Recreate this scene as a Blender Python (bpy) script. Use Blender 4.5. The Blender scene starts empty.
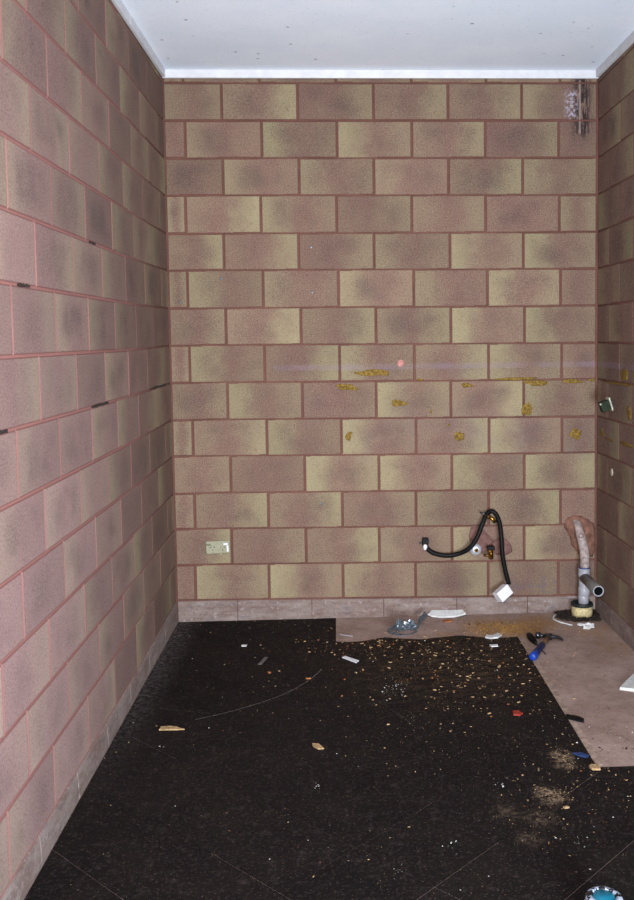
import bpy, bmesh, math, random
from mathutils import Vector, Matrix, noise
random.seed(7)
sc = bpy.context.scene
C = sc.collection

# ------------------------------------------------------------------ camera, light, exposure
W, H = 2.317, 2.95            # room width, ceiling height
BACK = 5.7                    # how far the room runs towards the open end behind the camera
cam_d = bpy.data.cameras.new('camera'); cam = bpy.data.objects.new('camera', cam_d); C.objects.link(cam)
cam_d.sensor_fit = 'VERTICAL'; cam_d.sensor_height = 36.0; cam_d.lens = 933.05 / 900 * 36
cam_d.shift_x = -64.47 / 900; cam_d.shift_y = -49.07 / 900
cam_d.clip_start = 0.05
right = Vector((0.99875346, -0.04848262, -0.01187246))
fwd = Vector((0.04757269, 0.99657441, -0.0676483))
up = Vector((0.01511156, 0.06699917, 0.99763859))
m = Matrix((right, up, -fwd)).transposed().to_4x4(); m.translation = Vector((0.8899, -5.0536, 1.5349))
cam.matrix_world = m
sc.camera = cam

world = bpy.data.worlds.new('world'); sc.world = world; world.use_nodes = True
bg = world.node_tree.nodes['Background']; bg.inputs[0].default_value = (0.80, 0.88, 1.0, 1); bg.inputs[1].default_value = 1.5

def area_light(name, loc, target, size, size_y, power, col):
    d = bpy.data.lights.new(name, 'AREA'); d.shape = 'RECTANGLE'; d.size = size; d.size_y = size_y
    d.energy = power; d.color = col
    o = bpy.data.objects.new(name, d); C.objects.link(o); o.location = loc
    o.rotation_euler = (Vector(target) - Vector(loc)).to_track_quat('-Z', 'Y').to_euler()
    return o
fl = area_light('camera_flash', (0.72, -4.98, 1.80), (0.75, 0, 1.15), 0.07, 0.04, 44, (1.0, 0.95, 0.93))
fl.data.spread = math.radians(88)
area_light('low_window_daylight', (1.75, -5.3, 0.55), (0.6, -0.5, 2.3), 1.0, 0.9, 300, (0.80, 0.90, 1.0))

vs = sc.view_settings
sc.display_settings.display_device = 'sRGB'
vs.view_transform = 'Standard'; vs.look = 'None'; vs.gamma = 1.0; vs.exposure = 0.0; vs.use_curve_mapping = False

# ------------------------------------------------------------------ materials
def srgb(r, g, b):
    f = lambda c: (c / 255 / 12.92) if c / 255 <= 0.04045 else ((c / 255 + 0.055) / 1.055) ** 2.4
    return (f(r), f(g), f(b), 1)

class NT:
    def __init__(s, name):
        s.m = bpy.data.materials.new(name); s.m.use_nodes = True
        s.t = s.m.node_tree; s.bsdf = s.t.nodes['Principled BSDF']
    def n(s, typ, **kw):
        o = s.t.nodes.new(typ)
        for k, v in kw.items():
            if k.startswith('in_'): o.inputs[int(k[3:])].default_value = v
            else: setattr(o, k, v)
        return o
    def l(s, a, b): s.t.links.new(a, b)
    def pos(s): return s.n('ShaderNodeNewGeometry').outputs['Position']
    def noise(s, vec, scale, detail=3, rough=0.6):
        o = s.n('ShaderNodeTexNoise'); o.inputs['Scale'].default_value = scale
        o.inputs['Detail'].default_value = detail; o.inputs['Roughness'].default_value = rough
        if vec is not None: s.l(vec, o.inputs['Vector'])
        return o.outputs['Fac']
    def math(s, op, a, b=None, c=None, clamp=False):
        o = s.n('ShaderNodeMath', operation=op, use_clamp=clamp)
        for i, v in enumerate((a, b, c)):
            if v is None: continue
            if isinstance(v, (int, float)): o.inputs[i].default_value = v
            else: s.l(v, o.inputs[i])
        return o.outputs[0]
    def ramp(s, fac, lo, hi):   # smooth 0..1 between lo and hi
        o = s.n('ShaderNodeMapRange', interpolation_type='SMOOTHSTEP'); s.l(fac, o.inputs[0])
        o.inputs[1].default_value = lo; o.inputs[2].default_value = hi
        return o.outputs[0]
    def mix(s, fac, a, b, blend='MIX'):
        o = s.n('ShaderNodeMix', data_type='RGBA', blend_type=blend)
        if isinstance(fac, (int, float)): o.inputs[0].default_value = fac
        else: s.l(fac, o.inputs[0])
        for i, v in ((6, a), (7, b)):
            if isinstance(v, tuple): o.inputs[i].default_value = v
            else: s.l(v, o.inputs[i])
        return o.outputs[2]
    def attr(s, name):
        o = s.n('ShaderNodeAttribute', attribute_type='OBJECT', attribute_name=name); return o.outputs['Fac']
    def scaled(s, vec, x, y, z):
        o = s.n('ShaderNodeVectorMath', operation='MULTIPLY'); s.l(vec, o.inputs[0]); o.inputs[1].default_value = (x, y, z)
        return o.outputs[0]
    def box(s, sep, lo, hi, soft=0.01):    # mask in world space, None skips an axis
        r = None
        for ax in range(3):
            if lo[ax] is None: continue
            a = s.ramp(sep.outputs[ax], lo[ax] - soft, lo[ax] + soft)
            b = s.math('SUBTRACT', 1.0, s.ramp(sep.outputs[ax], hi[ax] - soft, hi[ax] + soft))
            v = s.math('MULTIPLY', a, b); r = v if r is None else s.math('MULTIPLY', r, v)
        return r
    def done(s, col, rough=0.85, bump=None, strength=0.3, dist=0.003, metal=0.0, spec=0.3):
        if isinstance(col, tuple): s.bsdf.inputs['Base Color'].default_value = col
        else: s.l(col, s.bsdf.inputs['Base Color'])
        if isinstance(rough, (int, float)): s.bsdf.inputs['Roughness'].default_value = rough
        else: s.l(rough, s.bsdf.inputs['Roughness'])
        s.bsdf.inputs['Metallic'].default_value = metal
        s.bsdf.inputs['Specular IOR Level'].default_value = spec
        if bump is not None:
            b = s.n('ShaderNodeBump'); b.inputs['Strength'].default_value = strength; b.inputs['Distance'].default_value = dist
            s.l(bump, b.inputs['Height']); s.l(b.outputs[0], s.bsdf.inputs['Normal'])
        return s.m

def simple(name, rgb, rough=0.6, metal=0.0, var=0.12, scale=60, spec=0.4, bump=0.15):
    t = NT(name); p = t.n('ShaderNodeTexCoord').outputs['Object']
    f = t.noise(p, scale, 4)
    c = srgb(*rgb); kk = 0.80 if min(rgb) > 200 else 0.60; c = tuple(v * kk for v in c[:3]) + (1,); d = tuple(v * (1 - var * 3) for v in c[:3]) + (1,); e = tuple(min(1, v * (1 + var)) for v in c[:3]) + (1,)
    return t.done(t.mix(t.ramp(f, 0.3, 0.7), d, e), rough, f, bump, 0.001, metal, spec)

def block_material():
    t = NT('concrete_block'); p = t.pos(); sep = t.n('ShaderNodeSeparateXYZ'); t.l(p, sep.inputs[0])
    uv = t.n('ShaderNodeUVMap'); us = t.n('ShaderNodeSeparateXYZ'); t.l(uv.outputs[0], us.inputs[0])
    u, v = us.outputs[0], us.outputs[1]
    seed = t.attr('seed'); tl, tr, tone, pink = t.attr('tl'), t.attr('tr'), t.attr('tone'), t.attr('pink')
    off = t.n('ShaderNodeCombineXYZ'); t.l(seed, off.inputs[0]); t.l(seed, off.inputs[2])
    q = t.n('ShaderNodeVectorMath', operation='ADD'); t.l(p, q.inputs[0]); t.l(off.outputs[0], q.inputs[1]); q = q.outputs[0]
    # flashed colour: mauve body, yellow-green towards the ends as each block has it
    wob = t.math('MULTIPLY', t.math('SUBTRACT', t.noise(q, 9, 3), 0.5), 0.55)
    uu = t.math('ADD', u, wob)
    wl = t.math('SUBTRACT', 1.0, t.ramp(uu, 0.0, 0.62)); wr = t.ramp(uu, 0.38, 1.0)
    y = t.math('ADD', t.math('MULTIPLY', wl, tl), t.math('MULTIPLY', wr, tr))
    y = t.math('ADD', y, t.math('MULTIPLY', t.math('SUBTRACT', t.noise(q, 7, 4), 0.5), 0.55), clamp=True)
    col = t.mix(y, srgb(110, 84, 75), srgb(136, 125, 97))
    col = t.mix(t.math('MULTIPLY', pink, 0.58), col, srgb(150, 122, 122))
    jit = t.math('ADD', 0.86, t.math('MULTIPLY', t.math('FRACT', t.math('MULTIPLY', seed, 7.31)), 0.26))
    hs = t.n('ShaderNodeHueSaturation'); t.l(jit, hs.inputs['Value']); t.l(col, hs.inputs['Color']); col = hs.outputs[0]
    # soot-like darker heart and mottling
    heart = t.math('MULTIPLY', t.ramp(t.noise(q, 5, 4, 0.55), 0.36, 0.72), t.math('ADD', 0.22, t.math('MULTIPLY', tone, 0.5)))
    edge = t.math('MULTIPLY', t.ramp(t.math('ABSOLUTE', t.math('SUBTRACT', v, 0.5)), 0.5, 0.15), t.ramp(t.math('ABSOLUTE', t.math('SUBTRACT', u, 0.5)), 0.5, 0.2))
    heart = t.math('MULTIPLY', heart, t.math('ADD', 0.25, edge))
    col = t.mix(t.math('MULTIPLY', heart, 0.75), col, srgb(72, 60, 58))
    grain = t.noise(p, 150, 4, 0.85)
    col = t.mix(t.math('MULTIPLY', t.ramp(grain, 0.50, 0.64), 0.55), col, srgb(46, 36, 32))
    col = t.mix(t.math('MULTIPLY', t.ramp(grain, 0.48, 0.36), 0.30), col, srgb(158, 146, 130))
    grain2 = t.noise(p, 55, 4, 0.75)
    col = t.mix(t.math('MULTIPLY', t.ramp(grain2, 0.55, 0.7), 0.35), col, srgb(66, 50, 45))
    em = t.math('MAXIMUM', t.math('LESS_THAN', t.math('MINIMUM', u, v), 0.0015), t.math('GREATER_THAN', t.math('MAXIMUM', u, v), 0.9985))
    near = t.math('SUBTRACT', 1.0, t.ramp(sep.outputs[1], -1.2, -0.05))  # block edges share the flash brightness painted into the mortar
    col = t.mix(t.math('MULTIPLY', em, 0.85), col, t.mix(near, srgb(92, 62, 54), srgb(112, 76, 72)))
    # old lilac paint line that ran above the worktop
    band = t.box(sep, (0.55, None, 1.362), (9, None, 1.392), 0.005)
    band = t.math('MULTIPLY', band, t.ramp(t.noise(p, 5, 4), 0.3, 0.62))
    col = t.mix(t.math('MULTIPLY', band, 0.30), col, srgb(128, 114, 130))
    low = t.math('MULTIPLY', t.box(sep, (0.7, None, 0.86), (9, None, 1.38), 0.03), t.ramp(t.noise(p, 3.5, 4), 0.45, 0.75))
    col = t.mix(t.math('MULTIPLY', low, 0.2), col, srgb(92, 82, 96))
    # pale filler smears and black mould by the far corner under the ceiling
    st = t.noise(t.scaled(p, 60, 60, 14), 1.0, 5, 0.7)
    mld = t.box(sep, (2.185, None, 2.60), (2.275, None, 2.93), 0.03)
    col = t.mix(t.math('MULTIPLY', mld, t.ramp(st, 0.42, 0.5)), col, srgb(48, 38, 40))
    pale = t.box(sep, (2.14, None, 2.70), (2.20, None, 2.84), 0.02)
    col = t.mix(t.math('MULTIPLY', pale, t.ramp(t.noise(p, 55, 4), 0.45, 0.6)), col, srgb(150, 142, 156))
    line = t.box(sep, (2.213, None, 2.62), (2.222, None, 2.9), 0.005)
    col = t.mix(t.math('MULTIPLY', line, 0.6), col, srgb(160, 140, 130))
    # splashed cement on the block low down beside the hose
    sp = t.math('MULTIPLY', t.box(sep, (1.75, -0.3, 0.10), (2.10, 0.2, 0.20), 0.03), t.ramp(t.noise(p, 16, 5), 0.5, 0.6))
    col = t.mix(t.math('MULTIPLY', sp, 0.7), col, srgb(92, 84, 88))
    b = t.math('ADD', t.math('MULTIPLY', grain, 0.6), t.math('MULTIPLY', grain2, 0.6))
    return t.done(col, 0.92, b, 0.55, 0.003, 0, 0.2)

def mortar_material():
    t = NT('red_mortar'); p = t.pos()
    g = t.noise(p, 180, 4, 0.7); big = t.noise(p, 4, 3)
    col = t.mix(t.ramp(big, 0.3, 0.7), srgb(88, 59, 52), srgb(106, 72, 63))
    col = t.mix(t.math('MULTIPLY', t.ramp(g, 0.5, 0.65), 0.5), col, srgb(62, 38, 34))
    sep = t.n('ShaderNodeSeparateXYZ'); t.l(p, sep.inputs[0])
    near = t.math('SUBTRACT', 1.0, t.ramp(sep.outputs[1], -1.2, -0.05))     # pinker and lighter nearer the camera: flash brightness put into the mortar colour
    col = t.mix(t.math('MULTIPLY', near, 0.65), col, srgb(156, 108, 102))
    return t.done(col, 0.95, g, 0.5, 0.003, 0, 0.15)

def plinth_material():
    t = NT('rendered_plinth'); p = t.pos(); g = t.noise(p, 40, 5, 0.7); s = t.noise(t.scaled(p, 5, 5, 22), 1, 5, 0.7)
    col = t.mix(t.ramp(s, 0.3, 0.7), srgb(104, 85, 78), srgb(130, 117, 111))
    col = t.mix(t.math('MULTIPLY', t.ramp(g, 0.55, 0.68), 0.6), col, srgb(158, 148, 148))
    col = t.mix(t.math('MULTIPLY', t.ramp(t.noise(p, 90, 4), 0.56, 0.66), 0.5), col, srgb(80, 64, 60))
    col = t.mix(t.math('MULTIPLY', t.ramp(t.noise(t.scaled(p, 9, 9, 30), 1, 5, .7), 0.56, 0.64), 0.5), col, srgb(88, 84, 92))
    return t.done(col, 0.85, g, 0.5, 0.004, 0, 0.25)

def ceiling_material():
    t = NT('ceiling_board'); p = t.pos()
    col = t.mix(t.ramp(t.noise(p, 2.2, 4), 0.3, 0.7), srgb(222, 229, 240), srgb(232, 236, 244))
    v = t.n('ShaderNodeTexVoronoi'); v.inputs['Scale'].default_value = 11; t.l(p, v.inputs['Vector'])
    sel = t.n('ShaderNodeSeparateColor'); t.l(v.outputs['Color'], sel.inputs[0])
    dots = t.math('MULTIPLY', t.ramp(v.outputs['Distance'], 0.13, 0.06), t.math('GREATER_THAN', sel.outputs[0], 0.5))
    v2 = t.n('ShaderNodeTexVoronoi'); v2.inputs['Scale'].default_value = 40; t.l(p, v2.inputs['Vector'])
    sel2 = t.n('ShaderNodeSeparateColor'); t.l(v2.outputs['Color'], sel2.inputs[0])
    d2 = t.math('MULTIPLY', t.ramp(v2.outputs['Distance'], 0.16, 0.06), t.math('GREATER_THAN', sel2.outputs[1], 0.8))
    col = t.mix(t.math('MULTIPLY', dots, t.math('MULTIPLY', t.noise(p, 6), 1.2)), col, srgb(78, 78, 86))
    col = t.mix(t.math('MULTIPLY', d2, 0.5), col, srgb(110, 112, 124))
    col = t.mix(t.math('MULTIPLY', t.ramp(t.noise(p, 60, 4), 0.55, 0.75), 0.3), col, srgb(160, 165, 178))
    return t.done(col, 0.8, t.noise(p, 120, 3), 0.12, 0.002, 0, 0.2)

def tile_material():
    t = NT('black_vinyl_tile'); p = t.pos(); sep = t.n('ShaderNodeSeparateXYZ'); t.l(p, sep.inputs[0])
    sd = t.attr('seed')
    col = t.mix(sd, srgb(15, 12, 13), srgb(23, 18, 18))
    col = t.mix(t.math('MULTIPLY', t.ramp(t.noise(p, 5, 5, 0.7), 0.4, 0.7), 0.5), col, srgb(30, 26, 20))
    col = t.mix(t.math('MULTIPLY', t.ramp(t.noise(p, 24, 6, 0.75), 0.52, 0.72), 0.5), col, srgb(58, 50, 50))
    col = t.mix(t.math('MULTIPLY', t.ramp(t.noise(t.scaled(p, 30, 7, 1), 1, 6, 0.8), 0.55, 0.72), 0.4), col, srgb(66, 57, 53))
    col = t.mix(t.math('MULTIPLY', t.ramp(t.noise(p, 75, 5, 0.8), 0.52, 0.66), 0.4), col, srgb(74, 62, 58))
    d = t.n('ShaderNodeVectorMath', operation='DISTANCE'); t.l(p, d.inputs[0]); d.inputs[1].default_value = (1.42, -0.78, 0.0)
    mk = t.math('MULTIPLY', t.ramp(d.outputs['Value'], 0.75, 0.1), t.ramp(t.noise(t.scaled(p, 14, 30, 1), 1, 6, 0.8), 0.46, 0.66))
    col = t.mix(t.math('MULTIPLY', mk, 0.55), col, srgb(92, 72, 50))
    # fine pale grit ground into the surface, more of it by the stripped strip
    dens = t.math('MULTIPLY', t.ramp(sep.outputs[1], -2.6, -0.6), t.ramp(sep.outputs[0], -0.4, 1.6))
    g = t.noise(p, 150, 3, 0.8)
    thr = t.math('SUBTRACT', 0.675, t.math('MULTIPLY', dens, 0.05))
    col = t.mix(t.math('MULTIPLY', t.math('GREATER_THAN', g, thr), 0.75), col, srgb(128, 108, 88))
    # grey dust swept against the left wall and the far corner
    dl = t.math('MULTIPLY', t.ramp(sep.outputs[0], 0.17, 0.0), t.ramp(t.noise(p, 45, 6, 0.85), 0.44, 0.60))
    dl = t.math('MULTIPLY', dl, t.ramp(sep.outputs[1], -2.2, -0.3))
    col = t.mix(t.math('MULTIPLY', dl, 0.75), col, srgb(104, 98, 98))
    # wood dust trail
    for cx, cy, r, k in ((1.69, -1.77, 0.05, 0.8), (1.685, -1.84, 0.045, 0.7), (1.585, -2.07, 0.06, 0.9), (1.57, -2.02, 0.04, 0.6), (1.52, -2.20, 0.06, 0.25), (1.46, -2.32, 0.05, 0.25), (1.42, -2.16, .06, .2)):
        d = t.n('ShaderNodeVectorMath', operation='DISTANCE'); t.l(p, d.inputs[0]); d.inputs[1].default_value = (cx, cy, 0.0)
        mk = t.math('MULTIPLY', t.ramp(d.outputs['Value'], r * 1.3, 0.0), t.ramp(t.noise(p, 38, 6, 0.8), 0.44, 0.6))
        col = t.mix(t.math('MULTIPLY', mk, k), col, srgb(150, 128, 106))
    return t.done(col, t.math('ADD', 0.68, t.math('MULTIPLY', t.noise(p, 20, 4), 0.3)), t.noise(p, 70, 5, .7), 0.35, 0.003, 0, 0.10)

def subfloor_material():
    t = NT('bare_floor'); p = t.pos(); sep = t.n('ShaderNodeSeparateXYZ'); t.l(p, sep.inputs[0])
    n1 = t.noise(p, 4, 6, 0.7)
    col = t.mix(t.ramp(n1, 0.3, 0.7), srgb(132, 110, 100), srgb(160, 138, 130))
    col = t.mix(t.math('MULTIPLY', t.ramp(t.noise(p, 22, 6, 0.75), 0.5, 0.68), 0.5), col, srgb(106, 84, 70))
    col = t.mix(t.math('MULTIPLY', t.ramp(t.noise(p, 60, 5, 0.8), 0.56, 0.68), 0.35), col, srgb(186, 170, 164))
    for cx, cy, r, k in ((1.68, -0.22, 0.16, 0.9), (1.82, -0.30, 0.16, 0.9), (1.95, -0.18, 0.14, 0.7), (2.2, -0.33, 0.14, 0.5), (2.27, -.6, .15, .3), (1.60, -0.4, 0.08, 0.6), (1.42, -.34, .06, .6)):
        d = t.n('ShaderNodeVectorMath', operation='DISTANCE'); t.l(p, d.inputs[0]); d.inputs[1].default_value = (cx, cy, -0.003)
        mk = t.math('MULTIPLY', t.ramp(d.outputs['Value'], r * 1.35, r * 0.2), t.ramp(t.noise(p, 18, 6, 0.8), 0.32, 0.58))
        col = t.mix(t.math('MULTIPLY', mk, k), col, srgb(140, 104, 54))
    return t.done(col, 0.9, t.noise(p, 80, 5, 0.7), 0.5, 0.003, 0, 0.2)

def splashed_material():
    t = NT('splashed_metal'); p = t.pos()
    col = t.mix(t.math('GREATER_THAN', t.noise(p, 70, 3, .6), 0.5), srgb(20, 22, 26), srgb(150, 160, 176))
    return t.done(col, 0.4, None, spec=0.4)
M = dict(splashed=splashed_material(), block=block_material(), mortar=mortar_material(), plinth=plinth_material(), ceiling=ceiling_material(),
         tile=tile_material(), subfloor=subfloor_material(),
         white_paint=simple('white_gloss_paint', (222, 222, 226), 0.45, var=0.03, scale=20),
         dark=simple('dark_earth_and_gap_shade', (52, 38, 30), 0.95, var=0.25, scale=80),
         glue=simple('dried_ochre_glue', (154, 124, 62), 0.9, var=0.2, scale=90, bump=0.5, spec=0.1),
         patch=simple('red_cement_patch', (146, 102, 84), 0.95, var=0.16, scale=30, bump=0.8),
         patch2=simple('mauve_cement_patch', (134, 96, 88), 0.95, var=0.12, scale=40, bump=0.6),
         black_rubber=simple('black_rubber', (13, 12, 13), 0.55, var=0.1, spec=0.15),
         white_plastic=simple('white_plastic', (232, 230, 236), 0.4, var=0.02),
         pvc=simple('grey_white_pvc', (186, 184, 192), 0.4, var=0.08, scale=50),
         pvc_stained=simple('stained_white_pvc', (190, 170, 164), 0.6, var=0.17, scale=45),
         pvc_grey=simple('grey_pvc', (116, 110, 104), 0.5, var=0.08),
         blue_primer=simple('blue_pipe_primer', (46, 72, 128), 0.5),
         bore=simple('pipe_bore', (30, 42, 42), 0.6),
         yellow_pvc=simple('yellowed_pvc', (238, 216, 160), 0.6, var=0.12, scale=70),
         brass=simple('brass', (190, 140, 58), 0.3, 1.0, var=0.1),
         old_brass=simple('tarnished_brass', (120, 84, 44), 0.45, 0.8, var=0.15),
         chrome=simple('chrome', (225, 230, 240), 0.35, 0.55, var=0.04),
         steel=simple('dark_steel', (96, 98, 104), 0.3, 0.9, var=0.1),
         foil=simple('crumpled_zinc', (150, 162, 174), 0.3, 0.75, var=0.15, scale=80, bump=0.5),
         outlet=simple('aged_cream_plastic', (176, 172, 142), 0.45, var=0.06),
         outlet_green=simple('olive_switch_plastic', (132, 140, 100), 0.45),
         slot=simple('slot_black', (28, 26, 24), 0.8),
         navy=simple('navy_rubber_grip', (20, 34, 84), 0.5),
         blue=simple('blue_rubber_grip', (22, 72, 186), 0.45),
         wood=simple('hammer_wood', (120, 86, 56), 0.6, var=0.15),
         chip_wood=simple('pale_wood', (204, 168, 122), 0.8, var=0.15, scale=120),
         chip_white=simple('white_plaster', (214, 214, 212), 0.8, var=0.06),
         chip_red=simple('red_plastic', (190, 58, 44), 0.6), chip_orange=simple('orange_crumb', (186, 112, 58), 0.8, var=0.15),
         sawdust=simple('sawdust', (200, 150, 84), 0.95, var=0.2, scale=150),
         teal=simple('turquoise_lid', (22, 136, 168), 0.4, var=0.04), pink=simple('pink_spot', (226, 150, 140), 0.7),
         dkgreen=simple('dark_green_enamel', (54, 64, 50), 0.85, var=0.1, spec=0.1), cream=simple('cream_edge', (216, 212, 188), 0.5),
         pale_grey=simple('pale_grey_dust', (120, 112, 108), 0.9, var=0.15, scale=200),
         strip=simple('worn_edge_strip', (196, 170, 152), 0.85, var=0.14, scale=30, bump=0.5))

# ------------------------------------------------------------------ helpers
def link(name, bm, mat, parent=None, smooth=False, recalc=True):
    me = bpy.data.meshes.new(name)
    if recalc: bmesh.ops.recalc_face_normals(bm, faces=bm.faces[:])
    if smooth:
        for f in bm.faces: f.smooth = True
    bm.to_mesh(me); bm.free()
    for mm in (mat if isinstance(mat, (list, tuple)) else [mat]): me.materials.append(mm)
    o = bpy.data.objects.new(name, me); C.objects.link(o)
    if parent: o.parent = parent
    return o
def struct(o): o['kind'] = 'structure'; return o
def tag(o, label, cat, group=None):
    o['label'] = label; o['category'] = cat
    if group: o['group'] = group
    return o
def thing(name, label, cat, loc=(0, 0, 0), group=None):
    o = bpy.data.objects.new(name, None); C.objects.link(o); o.location = loc; o.empty_display_size = 0.05
    return tag(o, label, cat, group)
def add_box(bm, lo, hi, bev=0.0, mat=None):
    vs_ = [bm.verts.new((x, y, z)) for z in (lo[2], hi[2]) for y in (lo[1], hi[1]) for x in (lo[0], hi[0])]
    fs = [bm.faces.new([vs_[i] for i in f]) for f in ((0, 2, 3, 1), (4, 5, 7, 6), (0, 1, 5, 4), (2, 6, 7, 3), (0, 4, 6, 2), (1, 3, 7, 5))]
    if bev:
        es = list({e for f in fs for e in f.edges})
        bmesh.ops.bevel(bm, geom=es, offset=bev, segments=2, affect='EDGES', profile=0.5)
    if mat is not None: bmesh.ops.transform(bm, matrix=mat, verts=[v for v in bm.verts])
    return bm
def catmull(pts, n=6):
    P = [Vector(p) for p in pts]; P = [P[0] * 2 - P[1]] + P + [P[-1] * 2 - P[-2]]; out = []
    for i in range(1, len(P) - 2):
        for k in range(n):
            t = k / n; a, b, c, d = P[i - 1:i + 3]
            out.append(0.5 * ((2 * b) + (c - a) * t + (2 * a - 5 * b + 4 * c - d) * t * t + (3 * b - a - 3 * c + d) * t ** 3))
    return out + [P[-2]]
def add_tube(bm, pts, r, seg=12, cap=True, jit=0.0):
    pts = [Vector(p) for p in pts]; rings = []
    n0 = None
    for i, p in enumerate(pts):
        t = (pts[min(i + 1, len(pts) - 1)] - pts[max(i - 1, 0)]).normalized()
        if n0 is None:
            n0 = t.orthogonal().normalized()
        n0 = (n0 - t * n0.dot(t)).normalized(); b = t.cross(n0)
        rr = r(i / (len(pts) - 1)) if callable(r) else (r[i] if isinstance(r, (list, tuple)) else r)
        rings.append([bm.verts.new(p + (n0 * math.cos(a) + b * math.sin(a)) * (rr * (1 + random.uniform(-jit, jit)))) for a in (2 * math.pi * k / seg for k in range(seg))])
    for a, b in zip(rings, rings[1:]):
        for k in range(seg): bm.faces.new((a[k], a[(k + 1) % seg], b[(k + 1) % seg], b[k]))
    if cap: bm.faces.new(rings[0][::-1]); bm.faces.new(rings[-1])
    return rings
def add_lathe(bm, prof, centre, axis=(0, 0, 1), seg=24, close=False):
    """prof: (radius, height) pairs about axis"""
    q = Vector((0, 0, 1)).rotation_difference(Vector(axis)); c = Vector(centre); rings = []
    for r, h in prof:
        if r < 1e-6: rings.append([bm.verts.new(c + q @ Vector((0, 0, h)))])
        else: rings.append([bm.verts.new(c + q @ Vector((r * math.cos(a), r * math.sin(a), h))) for a in (2 * math.pi * k / seg for k in range(seg))])
    pairs = list(zip(rings, rings[1:])) + ([(rings[-1], rings[0])] if close else [])
    for a, b in pairs:
        for k in range(seg):
            k2 = (k + 1) % seg
            if len(a) == 1 and len(b) == 1: continue
            if len(a) == 1: bm.faces.new((a[0], b[k2], b[k]))
            elif len(b) == 1: bm.faces.new((a[k], a[k2], b[0]))
            else: bm.faces.new((a[k], a[k2], b[k2], b[k]))
def add_prism(bm, poly, z0, z1, jit=0.0):
    lo = [bm.verts.new((x, y, z0)) for x, y in poly]; hi = [bm.verts.new((x, y, z1 + random.uniform(-jit, jit))) for x, y in poly]
    bm.faces.new(lo[::-1]); bm.faces.new(hi)
    n = len(poly)
    for i in range(n): bm.faces.new((lo[i], lo[(i + 1) % n], hi[(i + 1) % n], hi[i]))

# ------------------------------------------------------------------ walls of separate blocks
JZ = 0.0042        # half a mortar joint
ZN = [0.095 + 0.2 * k for k in range(15)]                          # bed joints, level k
ZL = [2.884, 2.689, 2.494, 2.300, 2.099, 1.905, 1.704, 1.506, 1.305, 1.105, 0.908, 0.706, 0.510, 0.312, 0.117][::-1]
ZR = [2.886, 2.689, 2.491, 2.293, 2.094, 1.897, 1.696, 1.494, 1.294, 1.090, 0.889, 0.688, 0.489, 0.291, 0.092][::-1]
DEP = 0.0036
def block(parent, quad, to3, tl, tr, tone, pink):
    """quad: 4 (u, z) corners seen from inside the room; to3(u, z, d) -> world, d = distance out of the mortar plane"""
    bm = bmesh.new(); uvl = bm.loops.layers.uv.new('UVMap')
    cu = sum(a for a, b in quad) / 4; cz = sum(b for a, b in quad) / 4; bv = 0.0035
    us = [a for a, b in quad]; zs = [b for a, b in quad]
    back = [bm.verts.new(to3(a, b, -0.002)) for a, b in quad]
    mid = [bm.verts.new(to3(a + random.uniform(-.001, .001), b + random.uniform(-.001, .001), DEP * 0.45)) for a, b in quad]
    pr = random.uniform(-0.0006, 0.0009)
    fr = [bm.verts.new(to3(a - math.copysign(bv, a - cu), b - math.copysign(bv, b - cz), DEP + pr)) for a, b in quad]
    uvof = {}
    for ring in (back, mid, fr):
        for v, (a, b) in zip(ring, quad): uvof[v] = ((a - min(us)) / (max(us) - min(us)), (b - min(zs)) / (max(zs) - min(zs)))
    bm.faces.new(fr)
    for a, b in ((back, mid), (mid, fr)):
        for i in range(4): bm.faces.new((a[i], a[(i + 1) % 4], b[(i + 1) % 4], b[i]))
    for f in bm.faces:
        for lp in f.loops: lp[uvl].uv = uvof[lp.vert]
    o = link('block', bm, M['block'], parent)
    o['tl'] = tl; o['tr'] = tr; o['tone'] = tone; o['pink'] = pink; o['seed'] = random.uniform(0, 40)
    return o
def flat_slab(name, lo, hi, mat):
    bm = bmesh.new(); add_box(bm, lo, hi); return struct(link(name, bm, mat))

P0 = 0.105 # top of plinth
# back wall
wall_back = flat_slab('wall_back', (-0.10, DEP, -0.02), (W + 0.10, 0.12, H), M['mortar'])
VB = [[0.305, 0.705, 1.107, 1.505, 1.902], [0.110, 0.512, 0.911, 1.310, 1.705, 2.103], [0.304, 0.706, 1.105, 1.506, 1.907],
      [0.102, 0.500, 0.903, 1.306, 1.705, 2.107], [0.299, 0.697, 1.101, 1.511, 1.910], [0.102, 0.504, 0.907, 1.313, 1.714, 2.114],
      [0.301, 0.702, 1.106, 1.513, 1.916], [0.103, 0.504, 0.907, 1.313, 1.718, 2.121], [0.301, 0.703, 1.103, 1.510, 1.911],
      [0.110, 0.508, 0.911, 1.318, 1.719, 2.123], [0.308, 0.709, 1.113, 1.513, 1.913], [0.110, 0.508, 0.910, 1.314, 1.715, 2.115],
      [0.305, 0.709, 1.110, 1.511, 1.912], [0.104, 0.504, 0.908, 1.308, 1.711, 2.103]]
TONES = ['44 38 15 26 26 62', '11 42 83 84 36 05 11', '22 52 63 42 38 65', '66 38 73 25 34 11 55', '38 27 15 53 84 84',
         '55 83 52 63 51 75 22', '25 38 38 47 93 83', '34 83 28 83 38 84 31', '34 84 13 95 38 73', '56 37 83 93 28 93 32',
         '34 22 96 83 93 97', '23 38 38 24 63 48 11', '28 24 38 43 73 84', '11 85 94 63 47 43 11']
def zb(k, x):
    a = min(1, max(0, (x - 0.2) / 1.9)); return ZL[k] * (1 - a) + ZR[k] * a
back3 = lambda u, z, d: (u, DEP - d, z)
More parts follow.
